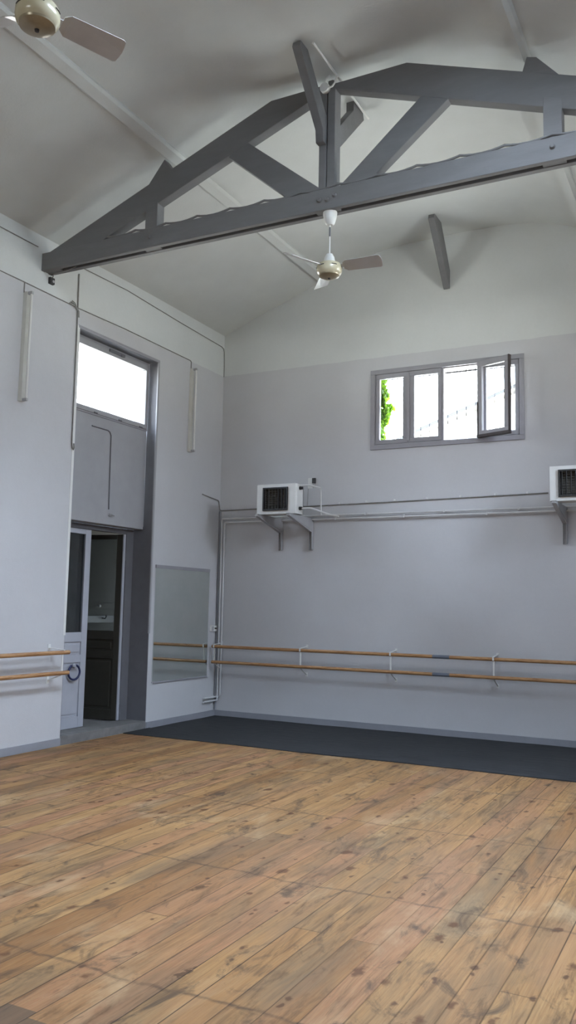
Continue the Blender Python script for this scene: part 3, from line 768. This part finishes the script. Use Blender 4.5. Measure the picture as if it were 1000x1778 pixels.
# ------------------------------------------------------------------ heating pipes and heaters
def rounded(pts, r=0.035, n=5):
    pts = [Vector(p) for p in pts]; out = [pts[0]]
    for a, b, c in zip(pts, pts[1:], pts[2:]):
        d0, d1 = (a-b), (c-b); rr = min(r, d0.length*0.49, d1.length*0.49)
        p, q = b+d0.normalized()*rr, b+d1.normalized()*rr
        for i in range(n+1):
            t = i/n; out.append(p*(1-t)**2 + b*2*t*(1-t) + q*t*t)
    out.append(pts[-1]); return out
def clips(parent, xs, y, z, r):
    for x in xs: MB().box(x-0.012, x+0.012, y-r-0.004, -0.0005, z-r-0.006, z+r+0.006).build('clip', 'pipe', parent, bevel=0.002)
pA = thing('heating_pipe', (3.5, -0.05, 2.86), 'upper of the two painted heating pipes along the back wall', 'pipe', 'heating pipes along the back wall')
MB().tube(rounded([(0.045, -0.36, 0.225), (0.045, -0.055, 0.225), (0.075, -0.055, 0.225), (0.075, -0.055, 2.855), (W-0.005, -0.055, 2.862)]), 0.0125, 10).build('pipe', 'pipe', pA, smooth=True)
MB().tube(rounded([(1.62, -0.56, 3.215), (1.74, -0.56, 3.215), (1.70, -0.10, 3.235), (1.70, -0.08, 2.86)], 0.05), 0.012, 10).build('feed_pipe', 'pipe_white', pA, smooth=True)
clips(pA, (0.9, 2.35, 3.45, 4.4), -0.055, 2.859, 0.0125)
pB = thing('heating_pipe', (3.5, -0.05, 2.80), 'lower of the two painted heating pipes along the back wall', 'pipe', 'heating pipes along the back wall')
MB().tube(rounded([(0.045, -0.36, 0.275), (0.045, -0.05, 0.275), (0.118, -0.05, 0.285), (0.118, -0.05, 2.80), (W-0.005, -0.05, 2.818)]), 0.0135, 10).build('pipe', 'pipe', pB, smooth=True)
MB().tube(rounded([(1.62, -0.56, 2.90), (1.76, -0.56, 2.905), (1.83, -0.10, 2.862), (1.97, -0.085, 2.83)], 0.05), 0.012, 10).build('feed_pipe', 'pipe_white', pB, smooth=True)
clips(pB, (1.9, 2.9, 4.0), -0.05, 2.81, 0.0135)
cd = thing('wall_conduit', (2.5, -0.01, 3.0), 'thin dark conduit with clips above the heating pipes on the back wall', 'conduit')
MB().tube(rounded([(0.012, -0.50, 3.17), (0.012, -0.06, 3.13), (0.012, -0.02, 2.99), (0.05, -0.012, 2.985), (2.6, -0.012, 3.01), (4.75, -0.012, 3.045)], 0.03), 0.008, 8).build('conduit', 'cable', cd, smooth=True)
for x in (1.95, 2.35, 2.75, 3.2, 3.65, 4.1, 4.5): MB().box(x-0.012, x+0.012, -0.026, -0.0005, 2.983+0.0145*(x)/1.0*0.95, 3.007+0.0145*(x)*0.95).build('clip', 'pipe_white', cd, bevel=0.002)
cable('dark vertical conduit in the corner beside the wall socket', [(0.020, -0.018, 2.97), (0.020, -0.018, 0.10)], 0.015, 'skirt', 'wall_conduit', 'conduit')

def make_heater(label, x0, z0):
    """warm-air heater: enamelled casing, louvred outlet in front, fan housing behind"""
    w, h, yf, yb = 0.595, 0.405, -0.66, -0.44
    r = thing('air_heater', (x0+w/2, -0.5, z0), label, 'heater', 'wall-mounted warm-air heaters')
    x1, z1 = x0+w, z0+h
    c = MB()
    gx0, gx1, gz0, gz1 = x0+0.095, x0+0.475, z0+0.045, z1-0.045
    # casing as a shell with the outlet opening left free
    c.box(x0, gx0, yf, yf+0.02, z0, z1); c.box(gx1, x1-0.012, yf, yf+0.02, z0, z1)
    c.box(gx0, gx1, yf, yf+0.02, z0, gz0); c.box(gx0, gx1, yf, yf+0.02, gz1, z1)
    c.prism([(x1-0.012, yf), (x1, yf+0.03), (x1, yb), (x1-0.02, yb), (x1-0.02, yf+0.02)], 'z', z0, z1)
    c.box(x0, x0+0.015, yf+0.02, yb, z0, z1)
    c.box(x0, x1-0.005, yf+0.02, yb, z1-0.012, z1); c.box(x0, x1-0.005, yf+0.02, yb, z0, z0+0.012)
    c.box(x0, x1, yb-0.012, yb, z0, z1)
    c.build('casing', 'white_metal', r)
    f = MB()
    f.box(gx0, gx0+0.022, yf-0.022, yf+0.01, gz0+0.022, gz1-0.022); f.box(gx1-0.022, gx1, yf-0.022, yf+0.01, gz0+0.022, gz1-0.022)
    f.box(gx0, gx1, yf-0.022, yf+0.01, gz0, gz0+0.022); f.box(gx0, gx1, yf-0.022, yf+0.01, gz1-0.022, gz1)
    gf = f.build('grille_frame', 'black', r, bevel=0.003)
    n = 7
    for i in range(n):
        xx = gx0+0.04+(gx1-gx0-0.08)*i/(n-1)
        m_ = Matrix.Translation((xx, yf-0.006, 0)) @ Matrix.Rotation(math.radians(24 if i < 4 else -14), 4, 'Z')
        MB().box(-0.0022, 0.0022, -0.018, 0.018, gz0+0.015, gz1-0.015, m_).build('louvre', 'louvre', gf)
    fi = MB(); nz = 10
    for i in range(nz):
        zz = gz0+0.02+(gz1-gz0-0.04)*i/(nz-1)
        fi.tube([(gx0+0.005, yf+0.06, zz), (gx1-0.005, yf+0.06, zz)], 0.0085, 8)
    fi.box(gx0, gx1, yf+0.10, yf+0.105, gz0, gz1)
    fi.build('heat_exchanger', 'fins', r)
    MB().lathe([(0.15, 0.0), (0.15, 0.10), (0.135, 0.13), (0.06, 0.17), (0.05, 0.28), (0.0, 0.285)], (x0+w/2, yb, z0+h/2), 28, 'y').build('fan_housing', 'grey_metal', r, smooth=True)
    for zz in (z1-0.065, z0+0.065):
        v = MB().tube([(x1-0.03, -0.56, zz+0.01), (x1+0.035, -0.56, zz+0.01)], 0.0155, 12)
        v.lathe([(0.024, 0.0), (0.024, 0.018)], (x1+0.004, -0.56, zz+0.01), 12, 'x'); v.lathe([(0.021, 0.0), (0.021, 0.014)], (x1+0.03, -0.56, zz+0.01), 12, 'x')
        v.build('valve', 'black_plastic', r, smooth=True)
    return r
make_heater('white warm-air heater with black louvres left on the back wall, near the corner', 1.005, 2.828)
make_heater('white warm-air heater with black louvres cut off by the right photo edge', 4.888, 2.858)

def make_bracket(label, x, zt):
    """wall bracket: vertical channel, gusset plate and arm"""
    r = thing('wall_bracket', (x, 0, zt-0.45), label, 'bracket', 'steel brackets under the heaters')
    MB().prism([(0.0, zt-0.44), (0.0, zt-0.004), (-0.70, zt-0.004), (-0.70, zt-0.035), (-0.06, zt-0.17), (-0.05, zt-0.44)], 'x', x+0.020, x+0.026).build('gusset', 'grey_metal', r)
    MB().box(x-0.026, x+0.026, -0.75, 0.0, zt-0.006, zt).build('arm', 'grey_metal', r)
    ch = MB(); ch.box(x-0.026, x+0.026, -0.006, 0.0, zt-0.45, zt-0.006); ch.box(x-0.026, x-0.020, -0.045, -0.006, zt-0.45, zt-0.006)
    ch.build('wall_channel', 'grey_metal', r)
    MB().prism([(-0.05, zt-0.17), (-0.74, zt-0.006), (-0.74, zt-0.030), (-0.05, zt-0.20)], 'x', x-0.026, x+0.022).build('flange', 'grey_metal', r)
    return r
make_bracket('left steel bracket under the heater near the corner', 1.045, 2.826)
make_bracket('right steel bracket under the heater near the corner', 1.525, 2.826)
make_bracket('steel bracket under the heater at the right photo edge', 4.945, 2.856)

th = thing('thermostat', (1.54, 0, 3.32), 'small dark thermostat with hanging wire above the left heater', 'thermostat')
MB().box(1.525, 1.575, -0.028, 0, 3.32, 3.395).build('housing', 'black_plastic', th, bevel=0.004)
MB().lathe([(0.010, 0.0), (0.014, -0.03), (0.010, -0.055), (0.0, -0.058)], (1.545, -0.015, 3.318), 12).build('knob', 'grey_metal', th, smooth=True)
MB().box(1.455, 1.524, -0.008, 0, 3.25, 3.40).build('plate', 'white_metal', th, bevel=0.002)
MB().tube([(1.46, -0.008, 3.25), (1.455, -0.008, 3.15), (1.45, -0.008, 3.01)], 0.003, 6).build('wire', 'cable', th, smooth=True)

# ------------------------------------------------------------------ ballet barres
bb = thing('ballet_barre', (3.5, -0.2, 0), 'double wooden ballet barre running along the whole back wall', 'ballet barre')
for z in (1.0, 0.78):
    ra = MB().tube([(0.06, -0.2, z), (W-0.06, -0.2, z)], 0.0225, 16).build('rail', 'rail', bb, smooth=True)
    MB().tube([(3.34, -0.2, z), (3.56, -0.2, z)], 0.0236, 16).build('tape', 'tape', ra, smooth=True)
for x in (0.10, 1.48, 2.78, 4.11, 5.43, 6.74):
    k = MB()
    k.bar((x, -0.2, 0.755), (x, -0.2, 0.985), 0.020, 0.010, (0,1,0))
    k.bar((x, -0.205, 0.765), (x, 0.0, 0.665), 0.016, 0.008)
    k.bar((x, -0.225, 1.028), (x, 0.0, 1.045), 0.020, 0.008); k.bar((x, -0.2275, 0.985), (x, -0.2275, 1.030), 0.020, 0.006, (0,1,0))
    k.box(x-0.014, x+0.014, -0.005, 0, 0.64, 0.69); k.box(x-0.014, x+0.014, -0.005, 0, 1.025, 1.07)
    k.build('bracket', 'white_metal', bb)
bl = thing('ballet_barre', (0.2, -8.0, 0), 'double wooden ballet barre on the left wall ending at the doorway', 'ballet barre')
for z in (1.045, 0.825):
    MB().tube([(0.2, -9.5, z), (0.2, -3.36, z)], 0.0225, 16).build('rail', 'rail', bl, smooth=True)
for y in (-3.46, -4.9, -6.3, -7.7, -9.2):
    k = MB()
    k.bar((0.2, y, 0.80), (0.2, y, 1.03), 0.020, 0.010, (1,0,0))
    k.bar((0.205, y, 0.808), (0.0, y, 0.735), 0.020, 0.010)
    k.bar((0.225, y, 1.072), (0.0, y, 1.088), 0.020, 0.008)
    k.box(0, 0.006, y-0.02, y+0.02, 0.70, 0.78); k.box(0, 0.006, y-0.02, y+0.02, 1.06, 1.13)
    k.build('bracket', 'white_metal', bl)

# ------------------------------------------------------------------ dance mat
dm = thing('dance_mat', (3.5, -1.05, 0), 'black vinyl dance floor mat along the foot of the back wall', 'mat')
def strip(y0, y1, z0, z1, seed):
    rnd = random.Random(seed); bm = MB()
    nx, ny = 90, 8
    def hgt(x, y): return z1+0.0022*math.sin(2.3*x+seed)*math.sin(5*y+x) + 0.0012*math.sin(7*x+2*y)
    T = [[bm.bm.verts.new((0.014+(W-0.028)*i/nx, y0+(y1-y0)*j/ny+(0.012*math.sin(1.9*i/9+seed) if j == 0 else 0), max(z0+0.002, hgt(W*i/nx, y0+(y1-y0)*j/ny)))) for i in range(nx+1)] for j in range(ny+1)]
    Bq = [[bm.bm.verts.new((v.co.x, v.co.y, z0)) for v in row] for row in T]
    for j in range(ny):
        for i in range(nx):
            bm.bm.faces.new([T[j][i], T[j][i+1], T[j+1][i+1], T[j+1][i]])
    loop = [(0, i) for i in range(nx)] + [(j, nx) for j in range(ny)] + [(ny, i) for i in range(nx, 0, -1)] + [(j, 0) for j in range(ny, 0, -1)]
    for a, b in zip(loop, loop[1:]+loop[:1]): bm.bm.faces.new([T[a[0]][a[1]], T[b[0]][b[1]], Bq[b[0]][b[1]], Bq[a[0]][a[1]]])
    return bm
strip(-1.62, -0.014, 0.0005, 0.005, 1).build('vinyl_strip', 'vinyl', dm, smooth=True)
strip(-2.10, -1.58, 0.0005, 0.009, 4).build('vinyl_strip', 'vinyl', dm, smooth=True)

# ------------------------------------------------------------------ windows behind / beside the camera (unseen, daylight comes through)
for n, (a, b) in enumerate(RWIN):
    wn = thing('window_%d' % (n+3), (W, (a+b)/2, RZ0), kind='structure')
    f = MB(); X0, X1 = W+0.12, W+0.18
    f.box(X0, X1, a, b, RZ0, RZ0+0.06); f.box(X0, X1, a, b, RZ1-0.06, RZ1); f.box(X0, X1, a, a+0.06, RZ0, RZ1); f.box(X0, X1, b-0.06, b, RZ0, RZ1)
    f.build('window_frame', 'frame', wn, bevel=0.004)
    MB().box(W+0.148, W+0.153, a, b, RZ0, RZ1).build('pane', 'glass', wn)
wn = thing('window_%d' % (len(RWIN)+3), (3.5, -L, REARW[2]), kind='structure')
f = MB(); y0, y1 = -L-0.2, -L-0.14
x0, x1, z0, z1 = REARW
for i in range(5): xx = x0+(x1-x0-0.06)*i/4; f.box(xx, xx+0.06, y0, y1, z0, z1)
f.box(x0, x1, y0, y1, z0, z0+0.06); f.box(x0, x1, y0, y1, z1-0.06, z1); 
f.build('window_frame', 'frame', wn, bevel=0.004)
MB().box(x0, x1, -L-0.172, -L-0.167, z0, z1).build('pane', 'glass', wn)

for n, (a, b, c, d) in enumerate(SKYL):
    def S(x, y, v): return (x, y, ceil_z(x)+v)
    wn = thing('window_%d' % (len(RWIN)+4+n), ((a+b)/2, (c+d)/2, ceil_z((a+b)/2)+0.1), kind='structure')
    f = MB()
    for yy in (c+0.0, d-0.0): f.bar(S(a-0.05, yy, 0.20), S(b+0.05, yy, 0.20), 0.16, 0.14)
    for xx in (a, b): f.bar(S(xx, c, 0.20), S(xx, d, 0.20), 0.16, 0.14)
    f.build('window_frame', 'white_metal', wn, bevel=0.004)
    g_ = MB(); g_.bm.faces.new([g_.bm.verts.new(S(x, y, 0.21)) for x, y in ((a, c), (b, c), (b, d), (a, d))])
    bmesh.ops.solidify(g_.bm, geom=list(g_.bm.faces), thickness=0.006)
    g_.build('pane', 'glass', wn)

# ------------------------------------------------------------------ daylight
# bright hazy sky, bluer overhead; sunlit ground below the horizon, brightest in the courtyard behind the back wall
w = bpy.data.worlds.new('World'); sc.world = w; w.use_nodes = True
w.node_tree.nodes.clear()
kw = NT(w)
tc = kw.new('ShaderNodeTexCoord'); sp = kw.new('ShaderNodeSeparateXYZ'); kw.l.new(tc.outputs['Generated'], sp.inputs[0])
dx_, dy_, dz_ = sp.outputs
def rad(c, s_): return C(*[v*s_ for v in c])
ZEN = rad((0.74, 0.90, 1.13), 25.0); HOR = rad((0.96, 0.98, 1.04), 6.0); GND = rad((0.96, 1.0, 0.96), 9.5); YARD = rad((0.97, 1.0, 0.975), 11.5)
ground = kw.mix(kw.mapr(dy_, 0.1, 0.7, 0.0, 1.0), GND, YARD)
sky = kw.mix(kw.mapr(dz_, 0.05, 0.75, 0.0, 1.0), HOR, ZEN)
bg = kw.new('ShaderNodeBackground'); bg.inputs[1].default_value = 1.0
kw.set(bg.inputs[0], kw.mix(kw.mapr(dz_, -0.06, 0.04, 0.0, 1.0), ground, sky))
wo = kw.new('ShaderNodeOutputWorld'); kw.l.new(bg.outputs[0], wo.inputs[0])
w.cycles.sampling_method = 'AUTOMATIC'

def portal(loc, d, sx, sz):
    l = bpy.data.lights.new('daylight_portal', 'AREA'); l.shape = 'RECTANGLE'; l.size = sx; l.size_y = sz
    l.cycles.is_portal = True
    o = bpy.data.objects.new('daylight_portal', l); COL.objects.link(o); o.location = loc
    o.rotation_euler = Vector(d).to_track_quat('-Z', 'Z').to_euler()
    return o
portal((3.44, 0.335, (WZ0+WZ1)/2), (0, -1, 0), WX1-WX0, WZ1-WZ0)
portal((-0.335, (DY0+DY1)/2, 4.35), (1, 0, 0), DY1-DY0, 0.92)
for a, b in RWIN: portal((W+0.335, (a+b)/2, (RZ0+RZ1)/2), (-1, 0, 0), b-a, RZ1-RZ0)
portal(((REARW[0]+REARW[1])/2, -L-0.335, (REARW[2]+REARW[3])/2), (0, 1, 0), REARW[1]-REARW[0], REARW[3]-REARW[2])

for a, b, c, d in SKYL:
    th = math.atan((ceil_z(b)-ceil_z(a))/(b-a))
    portal(((a+b)/2, (c+d)/2, ceil_z((a+b)/2)+0.30), (math.sin(th), 0, -math.cos(th)), b-a, d-c)
# ------------------------------------------------------------------ camera
cam = bpy.data.cameras.new('camera'); co = bpy.data.objects.new('camera', cam); COL.objects.link(co)
R = Matrix(((0.888287, 0.033305, 0.45808), (0.458878, -0.106577, -0.882084), (0.019443, 0.993747, -0.109954)))
co.matrix_world = Matrix.Translation((6.68024, -10.66603, 1.6)) @ R.to_4x4()
cam.sensor_fit = 'VERTICAL'; cam.sensor_height = 36.0; cam.lens = 29.8163; cam.clip_start = 0.05
sc.camera = co

sc.view_settings.view_transform = 'Standard'; sc.view_settings.look = 'None'
sc.view_settings.gamma = 1.0; sc.view_settings.use_curve_mapping = False
sc.view_settings.exposure = 1.45
cy = sc.cycles
cy.max_bounces = 12; cy.diffuse_bounces = 8; cy.glossy_bounces = 4; cy.transmission_bounces = 8; cy.transparent_max_bounces = 12
cy.sample_clamp_indirect = 6.0
cy.use_denoising = True; cy.denoiser = 'OPENIMAGEDENOISE'
cy.caustics_reflective = False; cy.caustics_refractive = False
